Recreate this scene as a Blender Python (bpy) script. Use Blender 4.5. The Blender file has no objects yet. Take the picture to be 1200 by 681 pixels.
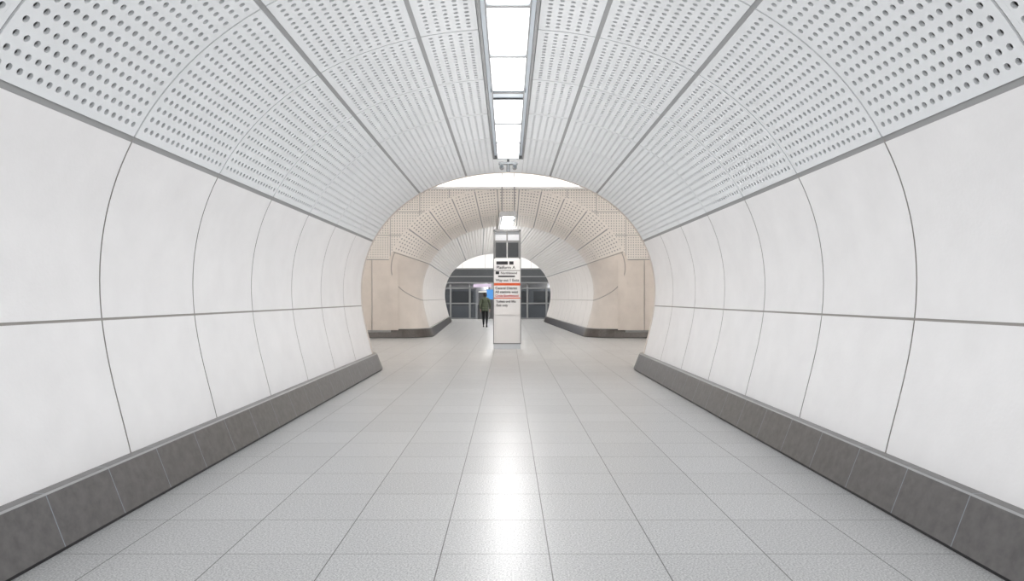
import bpy, math, random
import numpy as np
from mathutils import Vector
random.seed(3)
scene = bpy.context.scene
H = 1.42; F = 800.0
try:
    scene.view_settings.view_transform = 'Standard'
    scene.view_settings.look = 'None'
    scene.view_settings.exposure = 0.12
except Exception as e:
    print(e)

# ------------------------------------------------------------------ materials
def mat(name, col, rough=0.6, metal=0.0, var=0.0, vscale=3.0, bump=0.0, bscale=60.0, emit=None, estr=0.0, spec=0.5, stretch=None):
    m = bpy.data.materials.new(name); m.use_nodes = True
    nt = m.node_tree; b = nt.nodes['Principled BSDF']
    b.inputs['Base Color'].default_value = (*col, 1)
    b.inputs['Roughness'].default_value = rough
    b.inputs['Metallic'].default_value = metal
    b.inputs['Specular IOR Level'].default_value = spec
    if var > 0 or bump > 0:
        tc = nt.nodes.new('ShaderNodeTexCoord')
        mp = nt.nodes.new('ShaderNodeMapping')
        if stretch: mp.inputs['Scale'].default_value = stretch
        nt.links.new(tc.outputs['Object'], mp.inputs[0])
    if var > 0:
        n = nt.nodes.new('ShaderNodeTexNoise'); n.inputs['Scale'].default_value = vscale
        n.inputs['Detail'].default_value = 6; n.inputs['Roughness'].default_value = 0.6
        nt.links.new(mp.outputs[0], n.inputs['Vector'])
        r = nt.nodes.new('ShaderNodeValToRGB')
        r.color_ramp.elements[0].position = 0.3; r.color_ramp.elements[1].position = 0.7
        r.color_ramp.elements[0].color = (*[c*(1-var) for c in col], 1)
        r.color_ramp.elements[1].color = (*[min(1, c*(1+var*0.5)) for c in col], 1)
        nt.links.new(n.outputs['Fac'], r.inputs[0]); nt.links.new(r.outputs[0], b.inputs['Base Color'])
    if bump > 0:
        n2 = nt.nodes.new('ShaderNodeTexNoise'); n2.inputs['Scale'].default_value = bscale; n2.inputs['Detail'].default_value = 4
        nt.links.new(mp.outputs[0], n2.inputs['Vector'])
        bp = nt.nodes.new('ShaderNodeBump'); bp.inputs['Strength'].default_value = bump; bp.inputs['Distance'].default_value = 0.01
        nt.links.new(n2.outputs['Fac'], bp.inputs['Height']); nt.links.new(bp.outputs[0], b.inputs['Normal'])
    if emit:
        b.inputs['Emission Color'].default_value = (*emit, 1); b.inputs['Emission Strength'].default_value = estr
    return m

M_wall = mat('white_grc_panel', (0.862, 0.852, 0.855), 0.5, var=0.04, vscale=2.5, bump=0.08, bscale=40)
M_perf = mat('perforated_grc_panel', (0.82, 0.84, 0.855), 0.55, var=0.03, vscale=4)
M_back = mat('void_backing', (0.36, 0.365, 0.37), 0.9)
M_joint = mat('joint_strip', (0.36, 0.365, 0.37), 0.6)
M_seam = mat('wall_joint', (0.36, 0.34, 0.32), 0.8)
M_wall_warmlit = mat('warm_lit_grc_panel', (0.69, 0.63, 0.58), 0.6, var=0.08, vscale=2.0, bump=0.08, bscale=40)  # beige is the crossing's warm light put into the base colour
M_perf_warmlit = mat('warm_lit_perforated_panel', (0.80, 0.76, 0.72), 0.6, var=0.03)  # warm light tint painted into the perforated panels as well
M_ceil = mat('crossing_ceiling', (0.88, 0.88, 0.88), 0.7)
M_alu = mat('brushed_aluminium', (0.62, 0.64, 0.67), 0.35, metal=0.6, var=0.05, vscale=30)
M_dark = mat('dark_metal', (0.05, 0.055, 0.06), 0.4, metal=0.3, var=0.1, vscale=10)
M_mid = mat('grey_metal', (0.22, 0.225, 0.23), 0.45, metal=0.3, var=0.08, vscale=10)
M_flange = mat('luminaire_flange', (0.62, 0.69, 0.76), 0.4, var=0.03)
M_ledge = mat('skirting_ledge', (0.36, 0.36, 0.36), 0.35, var=0.1)
M_black = mat('black_base', (0.015, 0.015, 0.017), 0.5, var=0.1)
M_lamp = mat('lamp_diffuser', (0.9, 0.9, 0.9), 0.4, emit=(0.93, 0.975, 1.0), estr=6.0)
M_lampc = mat('cove_lamp', (0.9, 0.9, 0.9), 0.4, emit=(1.0, 0.96, 0.9), estr=14.0)
M_white = mat('white_enamel', (0.82, 0.82, 0.83), 0.3, var=0.02)
M_text = mat('sign_text', (0.02, 0.02, 0.025), 0.5)
M_red = mat('sign_red', (0.6, 0.04, 0.03), 0.5)
M_orange = mat('sign_orange', (0.75, 0.12, 0.04), 0.5)

def skirt_mat(name, col, gcol):
    m = mat(name, col, 0.28, var=0.28, vscale=14)
    nt = m.node_tree; b = nt.nodes['Principled BSDF']
    src = b.inputs['Base Color'].links[0].from_socket
    uv = nt.nodes.new('ShaderNodeUVMap'); sp = nt.nodes.new('ShaderNodeSeparateXYZ')
    nt.links.new(uv.outputs[0], sp.inputs[0])
    md = nt.nodes.new('ShaderNodeMath'); md.operation = 'FLOORED_MODULO'; md.inputs[1].default_value = 0.6
    nt.links.new(sp.outputs[0], md.inputs[0])
    lt = nt.nodes.new('ShaderNodeMath'); lt.operation = 'LESS_THAN'; lt.inputs[1].default_value = 0.007
    nt.links.new(md.outputs[0], lt.inputs[0])
    mx = nt.nodes.new('ShaderNodeMix'); mx.data_type = 'RGBA'
    mx.inputs['B'].default_value = (*gcol, 1)
    nt.links.new(lt.outputs[0], mx.inputs['Factor']); nt.links.new(src, mx.inputs['A'])
    nt.links.new(mx.outputs['Result'], b.inputs['Base Color'])
    return m
M_skirt = skirt_mat('granite_skirting', (0.125, 0.12, 0.118), (0.24, 0.27, 0.30))
M_skirt2 = skirt_mat('brown_skirting', (0.08, 0.068, 0.06), (0.05, 0.045, 0.04))

def floor_mat():
    m = bpy.data.materials.new('terrazzo_floor_tiles'); m.use_nodes = True
    nt = m.node_tree; b = nt.nodes['Principled BSDF']; N = nt.nodes.new; L = nt.links.new
    tc = N('ShaderNodeTexCoord'); sp = N('ShaderNodeSeparateXYZ'); L(tc.outputs['Object'], sp.inputs[0])
    def mth(op, a, bb=None):
        n = N('ShaderNodeMath'); n.operation = op
        if isinstance(a, (int, float)): n.inputs[0].default_value = a
        else: L(a, n.inputs[0])
        if bb is not None:
            if isinstance(bb, (int, float)): n.inputs[1].default_value = bb
            else: L(bb, n.inputs[1])
        return n.outputs[0]
    TX, TY = 0.6, 0.58
    gx = mth('DIVIDE', mth('ADD', sp.outputs[0], -0.227), TX); gy = mth('DIVIDE', mth('ADD', sp.outputs[1], -3.79), TY)
    def dist(g):
        f = mth('FRACT', g); return mth('MINIMUM', f, mth('SUBTRACT', 1.0, f))
    dx = mth('MULTIPLY', dist(gx), TX); dy = mth('MULTIPLY', dist(gy), TY)
    line = mth('MAXIMUM', mth('LESS_THAN', dx, 0.0032), mth('LESS_THAN', dy, 0.0028))
    cmb = N('ShaderNodeCombineXYZ'); L(mth('FLOOR', gx), cmb.inputs[0]); L(mth('FLOOR', gy), cmb.inputs[1])
    wn = N('ShaderNodeTexWhiteNoise'); wn.noise_dimensions = '3D'; L(cmb.outputs[0], wn.inputs['Vector'])
    ns = N('ShaderNodeTexNoise'); ns.inputs['Scale'].default_value = 95; ns.inputs['Detail'].default_value = 3; ns.inputs['Roughness'].default_value = 0.7
    L(tc.outputs['Object'], ns.inputs['Vector'])
    rp = N('ShaderNodeValToRGB'); rp.color_ramp.elements[0].position = 0.38; rp.color_ramp.elements[1].position = 0.60
    rp.color_ramp.elements[0].color = (0.29, 0.295, 0.30, 1); rp.color_ramp.elements[1].color = (0.585, 0.585, 0.585, 1)
    L(ns.outputs['Fac'], rp.inputs[0])
    hs = N('ShaderNodeHueSaturation'); L(rp.outputs[0], hs.inputs['Color'])
    L(mth('ADD', mth('MULTIPLY', wn.outputs['Value'], 0.08), 0.96), hs.inputs['Value'])
    mx = N('ShaderNodeMix'); mx.data_type = 'RGBA'; mx.inputs['B'].default_value = (0.09, 0.088, 0.085, 1)
    L(line, mx.inputs['Factor']); L(hs.outputs[0], mx.inputs['A']); L(mx.outputs['Result'], b.inputs['Base Color'])
    b.inputs['Roughness'].default_value = 0.345
    b.inputs['Specular IOR Level'].default_value = 0.5
    return m
M_floor = floor_mat()

# ------------------------------------------------------------------ mesh helpers
def link(ob, parent=None):
    scene.collection.objects.link(ob)
    if parent: ob.parent = parent
    return ob
def empty(name, loc=(0, 0, 0)):
    e = bpy.data.objects.new(name, None); e.location = loc; e.empty_display_size = 0.2
    return link(e)
class MB:
    def __init__(s): s.v = []; s.f = []; s.m = []; s.sm = []; s.n = 0
    def add(s, verts, faces, mi=0, smooth=False):
        v = np.asarray(verts, float).reshape(-1, 3); s.v.append(v)
        n = s.n
        s.f.extend([tuple(i+n for i in f) for f in faces]); s.m.extend([mi]*len(faces)); s.sm.extend([smooth]*len(faces)); s.n += len(v)
    def box(s, x0, x1, y0, y1, z0, z1, mi=0, bev=0.0):
        if x0 > x1: x0, x1 = x1, x0
        c = [(x, y, z) for z in (z0, z1) for x, y in ((x0, y0), (x1, y0), (x1, y1), (x0, y1))]
        s.add(c, [(3, 2, 1, 0), (4, 5, 6, 7), (0, 1, 5, 4), (1, 2, 6, 5), (2, 3, 7, 6), (3, 0, 4, 7)], mi)
    def cyl(s, p0, p1, r, mi=0, n=16):
        p0 = Vector(p0); p1 = Vector(p1); d = (p1-p0).normalized()
        a = d.orthogonal().normalized(); b = d.cross(a)
        v = []
        for p in (p0, p1):
            for i in range(n):
                t = 2*math.pi*i/n; v.append(tuple(p+a*math.cos(t)*r+b*math.sin(t)*r))
        f = [(i, (i+1) % n, n+(i+1) % n, n+i) for i in range(n)]+[tuple(range(n))[::-1], tuple(range(n, 2*n))]
        s.add(v, f, mi)
    def obj(s, name, mats, mapf=None, parent=None, bevel=0.0):
        V = np.concatenate(s.v)
        if mapf: V = mapf(V[:, 0], V[:, 1], V[:, 2])
        me = bpy.data.meshes.new(name); me.from_pydata(V.tolist(), [], s.f)
        for m in mats: me.materials.append(m)
        me.polygons.foreach_set('material_index', s.m); me.polygons.foreach_set('use_smooth', s.sm)
        me.update()
        ob = bpy.data.objects.new(name, me); link(ob, parent)
        if bevel > 0:
            bm = ob.modifiers.new('bevel', 'BEVEL'); bm.width = bevel; bm.segments = 2; bm.limit_method = 'ANGLE'
        return ob

# ------------------------------------------------------------------ tunnel profile
ZC = 1.22
dat = [(1, 2.88), (-19, 2.824), (26.6, 2.974), (53, 2.84), (72.8, 2.73), (90, 2.67)]
U = np.array([((90-a)/100)**2 for a, _ in dat]); R = np.array([r for _, r in dat])
pc = np.polyfit(U, R, 3)
th = np.linspace(90, -28, 900)
rr = np.polyval(pc, ((90-th)/100)**2)
px = rr*np.cos(np.radians(th)); pz = ZC+rr*np.sin(np.radians(th)); px[0] = 0
ds = np.hypot(np.diff(px), np.diff(pz)); ps = np.concatenate([[0], np.cumsum(ds)])
tx = np.gradient(px, ps); tz = np.gradient(pz, ps); nl = np.hypot(tx, tz)
pnx = -tz/nl; pnz = tx/nl
def s_ratio(q): # (z-H)/x == q
    i = np.argmax((pz[5:]-H)/px[5:] < q)+5; return float(ps[i])
def s_z(z):
    i = np.argmax((pz < z) & (ps > 3)); return float(ps[i])
def s_x(x): return float(ps[np.argmax(px > x)])
S3 = s_ratio(2.92); S2 = s_ratio(1.19); S1 = s_ratio(0.425); SM = s_ratio(-0.05); SB = s_z(0.335); SL = s_x(0.27)

def make_map(y0, dr, rho, sx=1.0, sz=1.0, skew=0.0):
    def mp(S, U_, D):
        sg = np.sign(S); a = np.abs(S)
        x = np.interp(a, ps, px)*sx; z = np.interp(a, ps, pz)*sz
        nx = np.interp(a, ps, pnx); nz = np.interp(a, ps, pnz)
        mz = np.where(nz > 0, np.abs(nz)**1.6, 0.0); mxx = np.abs(nx); q = np.hypot(mxx, mz)+1e-9; mxx = mxx/q; mz = mz/q
        uneg = np.maximum(-U_, 0)
        phi = np.minimum(uneg/rho, math.pi/2) if rho > 0 else uneg*0
        extra = np.maximum(uneg-rho*math.pi/2, 0)
        rad = rho*(1-np.cos(phi))+extra
        y = y0+dr*(np.maximum(U_, 0)-rho*np.sin(phi))
        w = np.minimum(uneg/(rho+1e-6), 1)
        ex = nx*(1-w)+mxx*w; ez = nz*(1-w)+mz*w
        X = x+mxx*rad+D*ex*np.cos(phi); Z = z+mz*rad+D*ez*np.cos(phi)
        Y = y+dr*D*np.sin(phi)
        Xw = X*sg+skew*(np.maximum(U_, 0))
        return np.stack([Xw, Y, Z], 1)
    return mp

def grid(mb, s0, s1, u0, u1, ns, nu, mi=0, rim=0.035, rmi=None, d=0.0, smooth=True):
    S = np.linspace(s0, s1, ns+1); Uu = np.linspace(u0, u1, nu+1)
    v = [(s, u, d) for s in S for u in Uu]; w = nu+1
    mb.add(v, [(i*w+j, i*w+j+1, (i+1)*w+j+1, (i+1)*w+j) for i in range(ns) for j in range(nu)], mi, smooth)
    if rim > 0:
        per = [(S[i], u0) for i in range(ns+1)]+[(s1, Uu[j]) for j in range(1, nu+1)]+[(S[i], u1) for i in range(ns-1, -1, -1)]+[(s0, Uu[j]) for j in range(nu-1, 0, -1)]
        n = len(per)
        vv = [(a, b, d) for a, b in per]+[(a, b, d+rim) for a, b in per]
        mb.add(vv, [(i, (i+1) % n, n+(i+1) % n, n+i) for i in range(n)], mi if rmi is None else rmi)

def perf(mb, s0, s1, u0, u1, ns, nu, r, n=16, mi=0, depth=0.022, margin=0.035, skip=None, rs=None):
    """perforated panel: real round holes with walls"""
    rs = rs or r
    a0, a1 = s0+margin, s1-margin; b0, b1 = u0+margin, u1-margin
    hs = (a1-a0)/ns/2; hu = (b1-b0)/nu/2
    ang = np.arange(n)*2*math.pi/n
    c, s_ = np.cos(ang), np.sin(ang); k = np.maximum(abs(c), abs(s_))
    ox, oy = c/k*hs, s_/k*hu; ix, iy = c*rs, s_*r
    faces = [(i, (i+1) % n, n+(i+1) % n, n+i) for i in range(n)]+[(n+i, n+(i+1) % n, 2*n+(i+1) % n, 2*n+i) for i in range(n)]
    for i in range(ns):
        for j in range(nu):
            cs = a0+hs*(2*i+1); cu = b0+hu*(2*j+1)
            if skip and skip(cs, cu): continue
            v = np.zeros((3*n, 3))
            v[:n, 0] = cs+ox; v[:n, 1] = cu+oy
            v[n:2*n, 0] = cs+ix; v[n:2*n, 1] = cu+iy
            v[2*n:, 0] = cs+ix; v[2*n:, 1] = cu+iy; v[2*n:, 2] = depth
            mb.add(v, faces, mi)
    if skip: return
    for (p0, p1, q0, q1, k1, k2) in ((s0, a0, u0, u1, 1, nu), (a1, s1, u0, u1, 1, nu), (a0, a1, u0, b0, ns, 1), (a0, a1, b1, u1, ns, 1)):
        grid(mb, p0, p1, q0, q1, k1, k2, mi, rim=0, smooth=False)
    per = [(s0, u0), (s1, u0), (s1, u1), (s0, u1)]
    K = 12; pp = []
    for e in range(4):
        A = per[e]; B = per[(e+1) % 4]
        for t in range(K): pp.append((A[0]+(B[0]-A[0])*t/K, A[1]+(B[1]-A[1])*t/K))
    m = len(pp); vv = [(a, b, 0) for a, b in pp]+[(a, b, 0.035) for a, b in pp]
    mb.add(vv, [(i, (i+1) % m, m+(i+1) % m, m+i) for i in range(m)], mi)

RING = 1.43; YE = 13.42; NR = 13
G = 0.009   # half ring gap
W = 0.021   # half wide joint
def ring_perf(mapf, name, n, r, dens, count=NR, dr=(0, -RING, 0), mats=None, u0=0.0, u1=RING, gap=G, du=0.088):
    mb = MB()
    for sg in (1, -1):
        for a, b, la, lb in ((SL, S3, 0.0, W), (S3, S2, W, W), (S2, S1, W, W)):
            p, q = a+la, b-lb
            ns = max(2, int(round((q-p-0.07)/dens)))
            s0, s1 = (p, q) if sg > 0 else (-q, -p)
            perf(mb, s0, s1, u0+gap, u1-gap, ns, int(round((u1-u0-0.08)/du)), r, n)
        for sj in (S3, S2, S1):   # joint strips
            a, b = sorted((sg*(sj-W-0.002), sg*(sj+W+0.002)))
            grid(mb, a, b, u0, u1, 1, 1, 1, rim=0, d=0.014, smooth=False)
        a, b = sorted((sg*SL, sg*S1))
        grid(mb, a, b, -gap, gap, 24, 1, 1, rim=0, d=0.012, smooth=False)
    ob = mb.obj(name, mats or [M_perf, M_joint], mapf)
    am = ob.modifiers.new('rings', 'ARRAY'); am.use_relative_offset = False; am.use_constant_offset = True
    am.constant_offset_displace = dr; am.count = count
    return ob
def ring_wall(mapf, name, sg, count, dr, mats, gap=0.0075):
    mb = MB()
    for a, b, la, lb in ((S1, SM, W, 0.009), (SM, SB, 0.009, -0.02)):
        p, q = a+la, b-lb
        s0, s1 = (p, q) if sg > 0 else (-q, -p)
        grid(mb, s0, s1, gap, RING-gap, 14, 3, 0, rim=0.03, rmi=1)
    a, b = sorted((sg*(SM-0.010), sg*(SM+0.010)))
    grid(mb, a, b, 0, RING, 1, 1, 1, rim=0, d=0.006, smooth=False)
    a, b = sorted((sg*S1, sg*(SB+0.02)))
    grid(mb, a, b, -0.0078, 0.0078, 28, 1, 1, rim=0, d=0.006, smooth=False)
    ob = mb.obj(name, mats, mapf)
    am = ob.modifiers.new('rings', 'ARRAY'); am.use_relative_offset = False; am.use_constant_offset = True
    am.constant_offset_displace = dr; am.count = count
    return ob

# near tunnel: mouth at YE facing +y (dir -1)
RHO = 1.2
near = make_map(YE, -1, RHO)
ring_perf(near, 'ceiling', 16, 0.0205, 0.088, du=0.08)
ring_wall(near, 'wall_left', -1, NR, (0, -RING, 0), [M_wall, M_seam])
ring_wall(near, 'wall_right', 1, NR, (0, -RING, 0), [M_wall, M_seam])
mb = MB()
grid(mb, -SB-0.05, SB+0.05, -0.01, NR*RING-0.02, 90, 2, 0, rim=0, d=0.05)
mb.obj('tunnel_lining', [M_back], near)
mb = MB(); grid(mb, -SL+0.005, SL-0.005, 0.0, NR*RING, 6, 1, 0, rim=0.03, d=0.0)
mb.obj('ceiling_centre_panel', [M_perf], near)
OUT = RHO*math.pi/2+0.12
mb = MB()
grid(mb, -SB-0.02, SB+0.02, -OUT, -0.012, 90, 12, 0, rim=0.03)
mb.obj('trim_tunnel_mouth', [M_wall_warmlit], near)

# far tunnel
YF = 25.45; RF = 1.15; SX, SZ, SK = 1.10, 1.055, -0.04
far = make_map(YF, 1, RF, SX, SZ, SK)
NF = 11; YEND = YF+NF*RING
off = (SK*RING, RING, 0)
M_wallf = mat('cream_grc_panel', (0.80, 0.77, 0.745), 0.5, var=0.05, vscale=2.5)
M_perff = mat('cream_perforated_panel', (0.80, 0.79, 0.775), 0.55, var=0.03, vscale=4)
ring_perf(far, 'ceiling', 8, 0.026, 0.105, count=NF, dr=off, mats=[M_perff, M_joint])
ring_wall(far, 'wall_left', -1, NF, off, [M_wallf, M_seam])
ring_wall(far, 'wall_right', 1, NF, off, [M_wallf, M_seam])
mb = MB(); grid(mb, -SB-0.05, SB+0.05, 0.0, NF*RING-0.02, 90, 2, 0, rim=0, d=0.05); mb.obj('tunnel_lining', [M_back], far)
mb = MB(); grid(mb, -SL+0.005, SL-0.005, 0.0, NF*RING, 6, 1, 0, rim=0.03); mb.obj('ceiling_centre_panel', [M_perff], far)
OF = RF*math.pi/2+0.12
mb = MB()
segs = np.linspace(-S1, S1, 12)
for a, b in zip(segs[:-1], segs[1:]):
    ns = int(round((b-a-0.09)/0.085))
    perf(mb, a+0.014, b-0.014, -RF*0.80, -0.012, ns, 9, 0.024, 8, 0)
    perf(mb, a+0.014, b-0.014, -OF, -RF*0.80-0.02, ns, 9, 0.024, 8, 0, rs=0.020)
grid(mb, -S1, S1, -OF, 0.0, 80, 10, 1, rim=0, d=0.045)
for sg in (1, -1):
    a, b = sorted((sg*(S1+0.012), sg*(SB+0.02)))
    grid(mb, a, b, -OF, -0.012, 26, 14, 2, rim=0.03, rmi=3)
    a, b = sorted((sg*(S1-0.014), sg*(S1+0.014)))
    grid(mb, a, b, -OF, 0, 1, 14, 3, rim=0, d=0.006)
    pts = []
    K = 26
    for i in range(K+1):
        t = i/K*math.pi/2
        pts.append((S1+(SM-S1)*math.sin(t), -OF+0.1+(OF-0.1)*(1-math.cos(t))))
    L = []
    for i, (s, u) in enumerate(pts):
        p2 = pts[min(i+1, K)]; p1 = pts[max(i-1, 0)]
        d = Vector((p2[0]-p1[0], p2[1]-p1[1])).normalized(); nn = Vector((-d.y, d.x))*0.016
        L.append((sg*(s+nn.x), u+nn.y, -0.003)); L.append((sg*(s-nn.x), u-nn.y, -0.003))
    mb.add(L, [(2*i, 2*i+1, 2*i+3, 2*i+2) for i in range(K)], 3)
mb.obj('trim_tunnel_mouth', [M_perf_warmlit, M_back, M_wall_warmlit, M_seam], far)

# crossing walls
XW = 13.0; ZT = 5.32
def arch_wall(name, mapf, uo, y, m, xw=XW, zt=ZT, cx=0.0):
    S = np.linspace(-SB-0.02, SB+0.02, 241)
    P = mapf(S, np.full_like(S, uo), np.zeros_like(S))
    inner = [(P[0][0], y, 0.0)]+[(p[0], y, p[2]) for p in P]+[(P[-1][0], y, 0.0)]
    outer = []
    for (x, _, z) in inner:
        dx, dz = x-cx, z-ZC
        t = 1e9
        if abs(dx) > 1e-6: t = min(t, ((xw-cx if dx > 0 else xw+cx))/abs(dx))
        if dz > 1e-6: t = min(t, (zt-ZC)/dz)
        if dz < -1e-6: t = min(t, ZC/(-dz))
        outer.append((cx+dx*t, y, max(0, ZC+dz*t)))
    n = len(inner)
    mb = MB(); mb.add(inner+outer, [(i, i+1, n+i+1, n+i) for i in range(n-1)], 0)
    return mb.obj(name, [m]), P
YA = YE+RHO; YB = YF-RF
arch_wall('wall_crossing_near', near, -OUT+0.03, YA+0.01, M_wall_warmlit)
_, PO = arch_wall('wall_crossing_lining', far, -OF+0.03, YB+0.05, M_back)
oa = np.arctan2(PO[:, 2]-ZC, PO[:, 0]); orr = np.hypot(PO[:, 0], PO[:, 2]-ZC)
o = np.argsort(oa); oa = oa[o]; orr = orr[o]
def inside(x, z, k=0.0):
    return math.hypot(x, z-ZC) < np.interp(math.atan2(z-ZC, x), oa, orr)-k
ZR = 2.80
mb = MB()
for sg in (1, -1):
    edges = [3.9, 4.85, 6.95, 8.95, 10.95, 13.0]
    for a, b in zip(edges[:-1], edges[1:]):
        x0, x1 = sorted((sg*(a+0.012), sg*(b-0.012)))
        zt = ZR-0.02
        mb.add([(x0, 0.28, 0), (x1, 0.28, 0), (x1, zt, 0), (x0, zt, 0)], [(0, 1, 2, 3)], 0)
        mb.add([(x0, 0.28, 0), (x1, 0.28, 0), (x1, zt, 0), (x0, zt, 0), (x0, 0.28, .03), (x1, 0.28, .03), (x1, zt, .03), (x0, zt, .03)], [(0, 1, 5, 4), (1, 2, 6, 5), (2, 3, 7, 6), (3, 0, 4, 7)], 0)
cols = np.arange(-7.35, 7.36, 1.05); rows = [ZR, 3.66, 4.5, 5.32]
for ci in range(len(cols)-1):
    for ri in range(3):
        x0, x1 = cols[ci]+0.014, cols[ci+1]-0.014; z0, z1 = rows[ri]+0.014, rows[ri+1]-0.014
        cs = [(x0, z0), (x1, z0), (x1, z1), (x0, z1)]
        if all(inside(*c, 0.02) for c in cs): continue
        cross = any(inside(*c) for c in cs)
        perf(mb, x0, x1, z0, z1, 11, 9, 0.022, 8, 1, skip=(lambda x, z: inside(x, z, 0.05)) if cross else None, margin=0.0 if cross else 0.03)
for sg in (1, -1):
    x0, x1 = sorted((sg*7.37, sg*13.0)); mb.add([(x0, ZR, 0), (x1, ZR, 0), (x1, 5.32, 0), (x0, 5.32, 0)], [(0, 1, 2, 3)], 1)
mb.obj('wall_crossing', [M_wall_warmlit, M_perf_warmlit], lambda X, Z, D: np.stack([X, np.full_like(X, YB+0.006)+D, Z], 1))
# crossing vault ceiling + ends
mb = MB(); K = 24; v = []
for i in range(K+1):
    t = math.pi*i/K; yy = (YA+YB)/2-math.cos(t)*((YB-YA)/2+0.05); zz = ZT+1.25*math.sin(t)**0.8
    v += [(-XW, yy, zz), (XW, yy, zz)]
mb.add(v, [(2*i, 2*i+1, 2*i+3, 2*i+2) for i in range(K)], 0, True)
mb.obj('ceiling_crossing', [M_ceil])
for nm, x in (('wall_crossing_left', -XW), ('wall_crossing_right', XW)):
    mb = MB(); mb.box(x, x+math.copysign(0.1, x), YA, YB, 0, 6.7); mb.obj(nm, [M_wall_warmlit])
# cove lights on both crossing walls
for y0, y1 in ((YA+0.02, YA+0.22), (YB-0.20, YB-0.0)):
    e = empty('cove_light')
    mb = MB(); mb.box(-XW+.02, XW-.02, y0, y1, ZT-0.03, ZT+0.0)
    mb.box(-XW+.02, XW-.02, y0 if y0 > 20 else y1-0.02, y0+0.02 if y0 > 20 else y1, ZT, ZT+0.05)
    mb.obj('tray', [M_white], parent=e)
    mb = MB(); mb.box(-XW+.05, XW-.05, y0+0.05, y1-0.05, ZT+0.005, ZT+0.045); mb.obj('lamp', [M_lampc], parent=e)

# far end: platform side
arch_wall('wall_platform_near', make_map(YF, 1, RF, SX, SZ, SK), NF*RING, YEND, M_wall, xw=12, zt=4.9, cx=SK*NF*RING)
mb = MB(); mb.box(-12, 12, YEND, 52.5, 4.9, 5.0); mb.obj('ceiling_platform', [M_ceil])
mb = MB(); mb.box(-12, 12, 52.4, 52.5, -1.2, 4.9); mb.obj('wall_track', [M_mid])
mb = MB(); mb.box(-11.95, 11.95, 46.35, 46.5, 3.45, 4.9)
for i in range(-7, 8): mb.box(i*1.55-0.01, i*1.55+0.01, 46.345, 46.35, 3.45, 4.9, 1)
mb.obj('wall_platform_bulkhead', [M_ceil, M_seam])
for nm, x in (('wall_platform_left', -12), ('wall_platform_right', 12)):
    mb = MB(); mb.box(x, x+math.copysign(0.1, x), YEND, 52.5, -1.2, 4.9); mb.obj(nm, [M_wall])
# tunnel back wall behind camera
mb = MB(); yb = YE-NR*RING
mb.box(-3.2, 3.2, yb-0.1, yb, 0, 4.2); mb.obj('wall_back', [M_wall])

# floor
mb = MB(); mb.box(-13.1, 13.1, yb-0.1, 46.6, -0.12, 0.0); mb.obj('floor', [M_floor])
mb = MB(); mb.box(-12, 12, 46.6, 52.5, -1.3, -1.2); mb.obj('floor_track', [M_mid])

# skirting sweeps
def skirting(name, path, prof, m):
    verts = []; faces = []; mi = []; n = len(prof); uvs = []
    dist = 0; last = None
    for (x, y, ox, oy) in path:
        if last: dist += math.hypot(x-last[0], y-last[1])
        last = (x, y)
        for (o_, z) in prof: verts.append((x+ox*o_, y+oy*o_, z)); uvs.append((dist, z))
    for i in range(len(path)-1):
        for j in range(n-1):
            faces.append((i*n+j, i*n+j+1, (i+1)*n+j+1, (i+1)*n+j)); mi.append(1 if j == 0 else (2 if j == 3 else 0))
    me = bpy.data.meshes.new(name); me.from_pydata(verts, [], faces)
    me.materials.append(m); me.materials.append(M_black); me.materials.append(M_ledge)
    me.polygons.foreach_set('material_index', mi)
    uvl = me.uv_layers.new(name='UVMap')
    for p in me.polygons:
        for li, vi in zip(p.loop_indices, p.vertices): uvl.data[li].uv = uvs[vi]
    return link(bpy.data.objects.new(name, me))
XB = 2.485
def mk_path(sg, x0, ys, ye, rho, dr, skew=0.0):
    p = []
    if dr < 0:
        N = 4
        for i in range(N+1): p.append((sg*x0, ys+(ye-ys)*i/N, sg, 0))
        for i in range(1, 13):
            a = i/12*math.pi/2; p.append((sg*(x0+rho*(1-math.cos(a))), ye+rho*math.sin(a), sg*math.cos(a), -math.sin(a)))
        p.append((sg*XW, ye+rho, 0, -1))
    else:
        N = 4
        for i in range(N+1):
            y = ye+(ys-ye)*i/N; p.append((sg*x0+skew*(y-ys), y, sg, 0))
        for i in range(1, 13):
            a = i/12*math.pi/2; p.append((sg*(x0+rho*(1-math.cos(a))), ys-rho*math.sin(a), sg*math.cos(a), math.sin(a)))
        p.append((sg*XW, ys-rho, 0, 1))
    return p
prof = [(0.012, 0.0), (0.012, 0.022), (0.0, 0.024), (0.11, 0.312), (0.122, 0.322), (0.132, 0.323), (0.25, 0.325)]
for sg, nm in ((-1, 'baseboard_left'), (1, 'baseboard_right')):
    skirting(nm, mk_path(sg, XB, yb, YE, RHO+0.02, -1), prof, M_skirt)
    skirting(nm, mk_path(sg, XB*SX+0.03, YF, YEND, RF+0.02, 1, SK), prof, M_skirt2)

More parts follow.
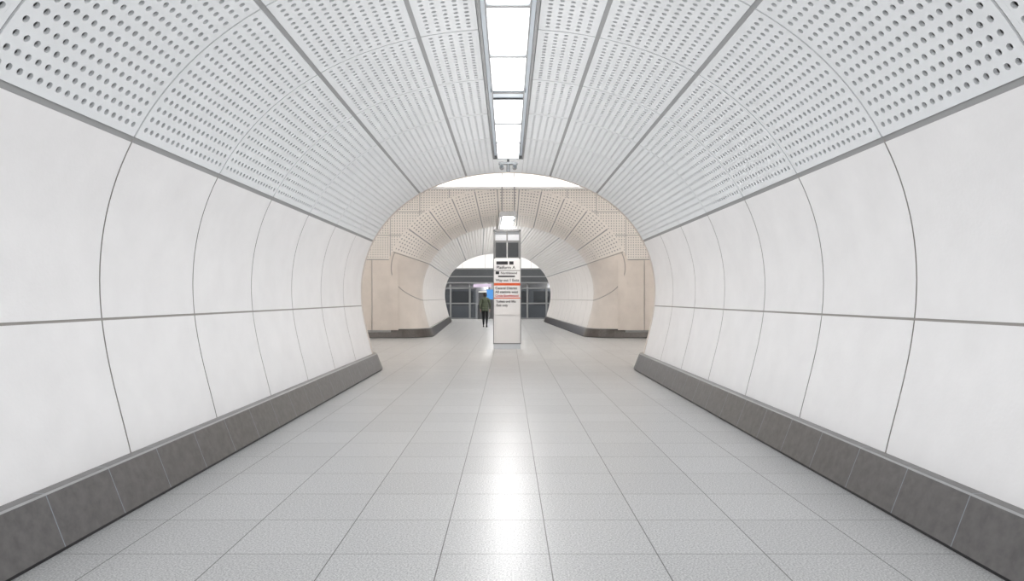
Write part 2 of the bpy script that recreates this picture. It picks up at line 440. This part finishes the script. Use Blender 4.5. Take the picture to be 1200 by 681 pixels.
# ------------------------------------------------------------------ luminaire strips
def light_strip(ystart, yend, z, cxf=lambda y: 0.0, hw=0.255, rods=()):
    e = empty('ceiling_light_strip')
    body = MB(); lamp = MB()
    y = yend; L = 1.15
    def bx(m, x0, x1, y0, y1, z0, z1, mi=0):
        c0, c1 = cxf(y0), cxf(y1)
        c = [(x0+c0, y0, z0), (x1+c0, y0, z0), (x1+c1, y1, z0), (x0+c1, y1, z0), (x0+c0, y0, z1), (x1+c0, y0, z1), (x1+c1, y1, z1), (x0+c1, y1, z1)]
        m.add(c, [(3, 2, 1, 0), (4, 5, 6, 7), (0, 1, 5, 4), (1, 2, 6, 5), (2, 3, 7, 6), (3, 0, 4, 7)], mi)
    bx(body, -hw+0.025, hw-0.025, ystart, yend, z+0.03, z+0.12, 0)
    for sg in (-1, 1):
        a, b = sorted((sg*hw, sg*(hw-0.026))); bx(body, a, b, ystart, yend, z-0.02, z+0.13, 1)
        a, b = sorted((sg*(hw-0.068), sg*(hw-0.08))); bx(body, a, b, ystart, yend, z-0.026, z+0.03, 1)
    bx(body, -hw, hw, yend-0.005, yend+0.02, z-0.026, z+0.13, 1)
    bx(body, -hw, hw, ystart-0.02, ystart, z-0.026, z+0.13, 1)
    while y > ystart+0.3:
        for k in range(3):
            y1 = y-0.02; y0 = max(y-L+0.05, ystart)
            if y0 >= y1: break
            bx(lamp, -0.17, 0.17, y0, y1, z-0.010, z+0.03)
            bx(body, -0.175, 0.175, y0-0.055, y0-0.002, z-0.022, z+0.03, 1)
            y -= L
        if y-0.26 > ystart:
            bx(body, -0.175, 0.175, y-0.02, y+0.02, z-0.026, z+0.03, 3)
            bx(body, -0.2, 0.2, y-0.22, y-0.02, z-0.012, z+0.03, 0)
            bx(body, -0.175, 0.175, y-0.27, y-0.22, z-0.026, z+0.03, 3)
        y -= 0.27
    for ry, zt in rods:
        for sx_ in (-0.2, 0.2): body.cyl((sx_, ry, z+0.1), (sx_, ry, zt), 0.008, 1, 8)
    body.obj('housing', [M_flange, M_mid, M_white, M_dark], parent=e); lamp.obj('diffusers', [M_lamp], parent=e)
    return e
light_strip(yb+0.1, 11.5, 3.79)
light_strip(20.9, YEND-0.6, 3.94, lambda y: SK*max(0, y-YF), rods=((21.1, 6.4), (23.2, 5.9)))
# unseen crossing pendants, added to light the floor; platform luminaire
for x in (-8, -4, 4, 8):
    e = empty('added_pendant_light')
    mb = MB(); mb.box(x-0.15, x+0.15, 17.5, 21.5, 5.6, 5.7); mb.cyl((x, 18.2, 5.7), (x, 18.2, 6.5), 0.012, 0, 8); mb.cyl((x, 20.8, 5.7), (x, 20.8, 6.5), 0.012, 0, 8)
    mb.obj('housing', [M_mid], parent=e)
    mb = MB(); mb.box(x-0.12, x+0.12, 17.55, 21.45, 5.575, 5.6); mb.obj('diffuser', [M_lampc], parent=e)
e = empty('ceiling_light_platform')
mb = MB(); mb.box(-11, 11, 43.4, 43.8, 4.82, 4.9); mb.obj('housing', [M_white], parent=e)
mb = MB(); mb.box(-10.9, 10.9, 43.44, 43.76, 4.77, 4.82); mb.obj('diffuser', [M_lampc], parent=e)

# fill points with no fixture, added to even out the light
def fill_point(x, y, z, w, col=(1.0, 0.985, 0.975)):
    l = bpy.data.lights.new('lamp', 'POINT'); l.energy = w; l.color = col; l.shadow_soft_size = 0.0
    o = bpy.data.objects.new('lamp', l); o.location = (x, y, z); link(o); return o
for i in range(9):
    fill_point(0, -4.2+i*2.05, 2.35, 27)
for x in (-6, 0, 6): fill_point(x, 17.6, 4.2, 125, (1, 0.955, 0.91))
for i in range(5): fill_point(SK*i*3, 26.5+i*3.1, 2.5, 42, (1, 0.97, 0.94))
for x in (-5, 0, 5): fill_point(x, 43.5, 4.0, 70)
for x in (-6, -1.5, 3): fill_point(x, 46.8, 2.2, 14)

# small camera unit hanging from the end of the strip
e = empty('security_camera', (0, 11.62, 3.70))
mb = MB(); mb.cyl((0, 0, 0.02), (0, 0, 0.17), 0.02, 0); mb.box(-0.16, 0.16, -0.05, 0.05, -0.005, 0.03, 0); mb.obj('bracket', [M_mid], parent=e)
mb = MB()
for sx_ in (-0.11, 0.11): mb.cyl((sx_, -0.09, -0.05), (sx_, 0.09, -0.045), 0.038, 0); mb.cyl((sx_, -0.1, -0.05), (sx_, -0.09, -0.05), 0.028, 1)
mb.cyl((0, 0, -0.13), (0, 0, 0.0), 0.03, 0)
mb.obj('housings', [M_mid, M_dark], parent=e)

# ------------------------------------------------------------------ information totem
TY_ = 19.1; TXc = -0.03
e = empty('information_totem', (TXc, TY_, 0)); hw = 0.385
mb = MB()
mb.box(-hw, hw, 0.0, 0.36, 0.14, 2.52, 0)
mb.box(-hw+0.02, hw-0.02, -0.012, 0.0, 0.95, 2.50, 0)
mb.obj('body', [M_white], parent=e, bevel=0.008)
mb = MB(); mb.box(-hw+0.01, hw-0.01, 0.01, 0.35, 0.0, 0.14, 0); mb.box(-hw-0.005, hw+0.005, -0.005, 0.365, 0.135, 0.165, 1)
for x in (-hw-0.004, hw-0.016): mb.box(x, x+0.02, -0.016, 0.365, 0.14, 2.53, 1)
mb.obj('plinth', [M_alu, M_mid], parent=e)
mb = MB()
for x in (-hw, hw-0.05): mb.box(x, x+0.05, 0.02, 0.34, 2.52, 3.33, 1)
mb.box(-hw, hw, 0.02, 0.34, 3.29, 3.35, 1); mb.box(-hw+0.05, hw-0.05, 0.03, 0.33, 3.0, 3.04, 1); mb.box(-0.02, 0.02, 0.03, 0.33, 3.03, 3.29, 1)
mb.box(-hw+0.05, hw-0.05, 0.15, 0.33, 3.03, 3.29, 0)
mb.obj('frame', [M_alu, M_mid], parent=e)
mb = MB(); mb.box(-hw+0.055, -0.01, 0.0, 0.3, 2.56, 2.99, 0); mb.box(0.01, hw-0.055, 0.0, 0.3, 2.56, 2.99, 0)
mb.box(-hw+0.07, -0.025, -0.01, 0.0, 2.575, 2.975, 1); mb.box(0.025, hw-0.07, -0.01, 0.0, 2.575, 2.975, 1)
mb.obj('displays', [M_mid, M_dark], parent=e)
mb = MB()
y0, y1 = -0.016, -0.012
mb.box(-hw+0.02, hw-0.02, y0, y1, 1.775, 1.845, 1); mb.box(-hw+0.02, hw-0.02, y0, y1, 1.41, 1.435, 1); mb.box(-hw+0.02, hw-0.02, y0, y1, 2.185, 2.20, 0)
mb.box(-0.30, 0.02, y0, y1, 2.36, 2.45, 0); mb.box(0.06, 0.18, y0, y1, 2.36, 2.45, 0); mb.box(-0.25, 0.22, y0, y1, 2.01, 2.05, 0); mb.box(-0.32, -0.22, y0, y1, 2.09, 2.17, 0)
mb.obj('sign_bars', [M_text, M_orange], parent=e)
def text(s, x, z, size, m, parent, y=-0.018, al='LEFT'):
    c = bpy.data.curves.new('lettering', 'FONT'); c.body = s; c.size = size; c.align_x = al; c.extrude = 0.001; c.offset = 0.0015
    c.materials.append(m); ob = bpy.data.objects.new('lettering', c); ob.rotation_euler = (math.pi/2, 0, 0); ob.location = (x, y, z)
    link(ob, parent); return ob
text('Platform A', -0.30, 2.24, 0.12, M_text, e)
text('Northbound', -0.18, 2.095, 0.09, M_text, e)
text('Way out 1 Exits', -0.32, 1.89, 0.10, M_text, e)
text('Central District', -0.33, 1.67, 0.095, M_text, e)
text('All stations west', -0.33, 1.565, 0.095, M_text, e)
text('Circle Southbound', -0.33, 1.46, 0.085, M_red, e)
text('Toilets and lifts', -0.31, 1.30, 0.09, M_text, e)
text('Exit only', -0.30, 1.19, 0.09, M_text, e)

# ------------------------------------------------------------------ platform edge screens and train
def glass():
    m = bpy.data.materials.new('screen_glass'); m.use_nodes = True; nt = m.node_tree
    b = nt.nodes['Principled BSDF']; b.inputs['Base Color'].default_value = (0.1, 0.11, 0.12, 1); b.inputs['Roughness'].default_value = 0.08
    t = nt.nodes.new('ShaderNodeBsdfTransparent'); t.inputs[0].default_value = (0.75, 0.77, 0.8, 1); mx = nt.nodes.new('ShaderNodeMixShader'); mx.inputs[0].default_value = 0.3
    nt.links.new(t.outputs[0], mx.inputs[1]); nt.links.new(b.outputs[0], mx.inputs[2]); nt.links.new(mx.outputs[0], nt.nodes['Material Output'].inputs[0])
    return m
M_glass = glass()
M_blue = mat('blue_screen', (0.05, 0.2, 0.5), 0.4, emit=(0.05, 0.22, 0.5), estr=0.4)
M_purple = mat('lilac_sign', (0.5, 0.42, 0.55), 0.4, emit=(0.5, 0.45, 0.55), estr=0.25)
M_train = mat('train_body', (0.36, 0.37, 0.39), 0.35, metal=0.2, var=0.04)
M_warm = mat('train_interior_light', (0.8, 0.8, 0.75), 0.5, emit=(1, 0.97, 0.9), estr=1.0)
SY = 46.3
e = empty('platform_screen_doors')
mb = MB(); XP = 11.95
mb.box(-XP, XP, SY-0.15, SY+0.25, 2.45, 3.45, 0); mb.box(-XP, XP, SY-0.18, SY-0.15, 2.42, 2.5, 1); mb.box(-XP, XP, SY-0.17, SY-0.15, 3.38, 3.45, 1); mb.box(-XP, XP, SY-0.17, SY-0.15, 2.85, 2.91, 1)
x = -11.7; k = 0
while x < 11.8:
    mb.box(x-0.06, x+0.06, SY-0.05, SY+0.12, 0, 2.45, 1); x += 1.3; k += 1
for z in (0.0, 1.02, 2.05): mb.box(-XP, -2.2, SY, SY+0.06, z, z+0.09, 1); mb.box(-0.5, XP, SY, SY+0.06, z, z+0.09, 1)
mb.obj('frame', [M_dark, M_mid], parent=e)
mb = MB(); mb.box(-XP, -2.2, SY+0.02, SY+0.04, 0.09, 2.05, 0); mb.box(-0.5, XP, SY+0.02, SY+0.04, 0.09, 2.05, 0); mb.obj('glass', [M_glass], parent=e)
mb = MB(); mb.box(-2.35, -1.15, SY-0.2, SY-0.181, 2.16, 2.38, 1); mb.box(-1.45, -1.0, SY-0.2, SY-0.15, 1.35, 2.0, 0); mb.box(-0.6, -0.25, SY-0.12, SY-0.06, 0.35, 0.95, 0)
mb.obj('screens', [M_blue, M_purple], parent=e)
e = empty('train')
mb = MB(); ty = 47.1
mb.box(-XP, -2.1, ty, ty+2.6, -0.2, 0.95, 0); mb.box(-0.7, XP, ty, ty+2.6, -0.2, 0.95, 0); mb.box(-XP, XP, ty, ty+2.6, 1.9, 2.9, 0)
x = -11.9
while x < 11.5:
    if not (-2.2 < x < -0.7): mb.box(x, x+0.35, ty, ty+0.1, 0.95, 1.9, 0)
    x += 1.9
mb.box(-XP, XP, ty+2.5, ty+2.6, -0.2, 2.9, 0); mb.box(-XP, XP, ty+0.1, ty+2.5, -0.2, -0.1, 2)
mb.box(-XP, -2.2, ty+0.02, ty+0.04, 0.95, 1.9, 1); mb.box(-0.7, XP, ty+0.02, ty+0.04, 0.95, 1.9, 1)
mb.obj('carriage', [M_train, M_dark, M_mid], parent=e)
mb = MB(); mb.box(-XP, XP, ty+1.1, ty+1.5, 1.84, 1.895, 0); mb.obj('interior_lamps', [M_warm], parent=e)

# ------------------------------------------------------------------ walking person
M_skin = mat('skin', (0.55, 0.33, 0.24), 0.5, var=0.05, vscale=20)
M_jacket = mat('olive_jacket', (0.10, 0.12, 0.08), 0.8, var=0.25, vscale=12, bump=0.3, bscale=25)
M_trou = mat('black_trousers', (0.012, 0.012, 0.015), 0.8, var=0.2, vscale=20)
M_shoe = mat('shoe_leather', (0.02, 0.02, 0.02), 0.5, var=0.2)
M_hair = mat('dark_hair', (0.02, 0.014, 0.01), 0.6, var=0.3, vscale=40)
M_eye = mat('eye', (0.7, 0.7, 0.7), 0.2)
def skinned(name, nodes, edges, root, parent, sub=2):
    keys = list(nodes); me = bpy.data.meshes.new(name)
    me.from_pydata([nodes[k][:3] for k in keys], [(keys.index(a), keys.index(b)) for a, b in edges], [])
    ob = bpy.data.objects.new(name, me); link(ob)
    sk = ob.modifiers.new('skin', 'SKIN'); sk.use_smooth_shade = True
    lay = me.skin_vertices[0].data if me.skin_vertices else None
    if lay is None:
        bpy.context.view_layer.objects.active = ob; lay = me.skin_vertices[0].data
    for i, k in enumerate(keys):
        lay[i].radius = nodes[k][3:5]; lay[i].use_root = (k == root)
    sb = ob.modifiers.new('sub', 'SUBSURF'); sb.levels = sub; sb.render_levels = sub
    dg = bpy.context.evaluated_depsgraph_get(); dg.update()
    m2 = bpy.data.meshes.new_from_object(ob.evaluated_get(dg))
    bpy.data.objects.remove(ob)
    ob2 = bpy.data.objects.new(name, m2); link(ob2, parent); return ob2
PD = 33.4
per = empty('walking_person', (-1.13, PD, 0))
try:
    nd = {'pel': (0, 0, .93, .145, .11), 'sp': (0, .01, 1.08, .14, .11), 'ch': (0, 0.01, 1.26, .175, .125), 'nb': (0, 0.0, 1.40, .09, .08), 'nk': (0, .02, 1.47, .05, .05),
      'hd': (0, .03, 1.53, .05, .05)}
    ed = [('pel', 'sp'), ('sp', 'ch'), ('ch', 'nb'), ('nb', 'nk'), ('nk', 'hd')]
    for sg, q in ((-1, 'l'), (1, 'r')):
        f = 1 if sg < 0 else -1
        nd['sh'+q] = (sg*.175, 0, 1.36, .075, .075); nd['el'+q] = (sg*.235, -f*.06-.03, 1.11, .056, .056); nd['wr'+q] = (sg*.225, -f*.13+.08, .885, .040, .040)
        nd['hp'+q] = (sg*.09, 0, .86, .10, .10)
        ed += [('nb', 'sh'+q), ('sh'+q, 'el'+q), ('el'+q, 'wr'+q), ('pel', 'hp'+q), ('hp'+q, 'kn'+q), ('kn'+q, 'cf'+q), ('cf'+q, 'an'+q)]
        if f > 0:
            nd['kn'+q] = (sg*.085, .14, .49, .066, .066); nd['cf'+q] = (sg*.083, .15, .33, .058, .060); nd['an'+q] = (sg*.08, .17, .09, .040, .042)
        else:
            nd['kn'+q] = (sg*.085, .03, .48, .066, .066); nd['cf'+q] = (sg*.085, -.08, .34, .058, .060); nd['an'+q] = (sg*.085, -.26, .15, .040, .042)
    body = skinned('body', nd, ed, 'pel', per)
    for m in (M_trou, M_jacket, M_skin): body.data.materials.append(m)
    for p in body.data.polygons:
        c = p.center
        p.material_index = 2 if c.z > 1.455 else (1 if (c.z > .80) else 0)
    mb = MB()
    def ring(z0, z1, rx0, ry0, rx1, ry1, mi, cy=0.0, n=28):
        v = []
        for z, rx, ry in ((z0, rx0, ry0), (z1, rx1, ry1)):
            for i in range(n):
                t = 2*math.pi*i/n; v.append((rx*math.cos(t), cy+ry*math.sin(t), z))
        mb.add(v, [(i, (i+1) % n, n+(i+1) % n, n+i) for i in range(n)], mi, True)
    for i, z in enumerate((.80, .89, .98, 1.07)):
        ring(z, z+.045, .17, .135, .185, .15, 0); ring(z+.045, z+.09, .185, .15, .17, .135, 0)
    ring(1.40, 1.49, .085, .085, .075, .08, 0, .01); ring(1.49, 1.50, .075, .08, .06, .065, 0, .01)
    mb.obj('jacket_quilting', [M_jacket], parent=per)
    for sg, (ay, az, pitch) in ((-1, (.17, .0, -0.12)), (1, (-.26, .035, 0.55))):
        mb = MB(); n = 14; rows_ = []
        for t, w, hgt in ((-.07, .026, .05), (-.04, .036, .09), (0, .038, .10), (.05, .040, .075), (.11, .044, .055), (.16, .038, .045), (.19, .02, .03)):
            for i in range(n):
                a = 2*math.pi*i/n; rows_.append((sg*.082+w*math.cos(a), t, max(0.0, hgt/2+hgt/2*math.sin(a))))
        fc = [(r*n+i, r*n+(i+1) % n, (r+1)*n+(i+1) % n, (r+1)*n+i) for r in range(6) for i in range(n)]+[tuple(range(n)), tuple(range(6*n, 7*n))]
        cp, sp_ = math.cos(pitch), math.sin(pitch)
        tip = .13
        vv = [(x, ay+(y-tip)*cp+tip+(z)*sp_*0.6, max(0.0, -(y-tip)*sp_*(1 if pitch > 0 else 0)+z)) for x, y, z in rows_]
        mb.add(vv, fc, 0, True); mb.obj('shoe', [M_shoe], parent=per)
    import bmesh
    bm = bmesh.new(); bmesh.ops.create_uvsphere(bm, u_segments=28, v_segments=20, radius=1)
    for v in bm.verts:
        x, y, z = v.co
        w = 1.0 if z > -.1 else 1.0-0.35*(-.1-z)
        nx_ = x*.076*w; ny = y*.095*(w if y > 0 else w*0.98); nz = z*.118
        if y > .75 and abs(x) < .22 and -.35 < z < .12: ny += .018*(1-abs(x)/.22)*(1-abs(z+.2)/.4 if abs(z+.2) < .4 else 0)
        if y > .6 and abs(x) > .2 and abs(x) < .55 and 0 < z < .2: ny -= .006
        if y > .7 and -.55 < z < -.42 and abs(x) < .3: ny += .004
        v.co = (nx_, ny+.02, nz+1.575)
    me = bpy.data.meshes.new('head'); bm.to_mesh(me); bm.free(); me.materials.append(M_skin)
    for p in me.polygons: p.use_smooth = True
    link(bpy.data.objects.new('head', me), per)
    bm = bmesh.new(); bmesh.ops.create_uvsphere(bm, u_segments=28, v_segments=20, radius=1)
    for v in bm.verts:
        x, y, z = v.co
        k = 1.0+0.02*math.sin(9*x+5*z)
        yy = y*.108*k
        if y > .2 and z < .45: yy = .02; k *= .9
        v.co = (x*.088*k, yy+.008, (z*.112 if z > 0 else z*.135)+1.592)
    me = bpy.data.meshes.new('hair'); bm.to_mesh(me); bm.free(); me.materials.append(M_hair)
    for p in me.polygons: p.use_smooth = True
    link(bpy.data.objects.new('hair', me), per)
    mb = MB()
    for sg in (-1, 1):
        mb.cyl((sg*.074, .03, 1.57), (sg*.092, .022, 1.572), .022, 0, 12)
        mb.cyl((sg*.030, .100, 1.585), (sg*.030, .108, 1.585), .011, 1, 12)
    mb.cyl((-.022, .104, 1.525), (.022, .104, 1.525), .005, 2, 8)
    mb.obj('ears_eyes_mouth', [M_skin, M_eye, M_red], parent=per)
    for sg, q in ((-1, 'l'), (1, 'r')):
        wx, wy, wz = nd['wr'+q][:3]
        hn = {'w': (wx, wy, wz+.01, .024, .018), 'p': (wx, wy+.01, wz-.05, .030, .016)}
        he = [('w', 'p')]
        for i, (dy, ln) in enumerate(((-.028, .062), (-.010, .075), (.010, .080), (.028, .070))):
            a, b, c = f'a{i}', f'b{i}', f'c{i}'
            hn[a] = (wx, wy+.012+dy, wz-.085, .0095, .0095); hn[b] = (wx-sg*.010, wy+.014+dy, wz-.085-ln*.5, .0085, .0085); hn[c] = (wx-sg*.028, wy+.016+dy, wz-.085-ln*.9, .0075, .0075)
            he += [('p', a), (a, b), (b, c)]
        hn['t0'] = (wx-sg*.012, wy+.04, wz-.05, .011, .011); hn['t1'] = (wx-sg*.02, wy+.058, wz-.085, .009, .009)
        he += [('p', 't0'), ('t0', 't1')]
        h = skinned('hand', hn, he, 'p', per, 1); h.data.materials.append(M_skin)
except Exception as ex:
    import traceback; traceback.print_exc()

# ------------------------------------------------------------------ world + camera
w = bpy.data.worlds.new('world'); scene.world = w; w.use_nodes = True
w.node_tree.nodes['Background'].inputs[0].default_value = (0.8, 0.85, 0.9, 1); w.node_tree.nodes['Background'].inputs[1].default_value = 0.3
cam = bpy.data.cameras.new('camera'); co = bpy.data.objects.new('camera', cam); link(co)
co.location = (0, 0, H); co.rotation_euler = (math.pi/2, 0, 0)
cam.sensor_width = 36; cam.lens = 36*F/1200
cam.shift_x = (600-595.5)/1200; cam.shift_y = (349.5-340.5)/1200
cam.clip_end = 200
scene.camera = co
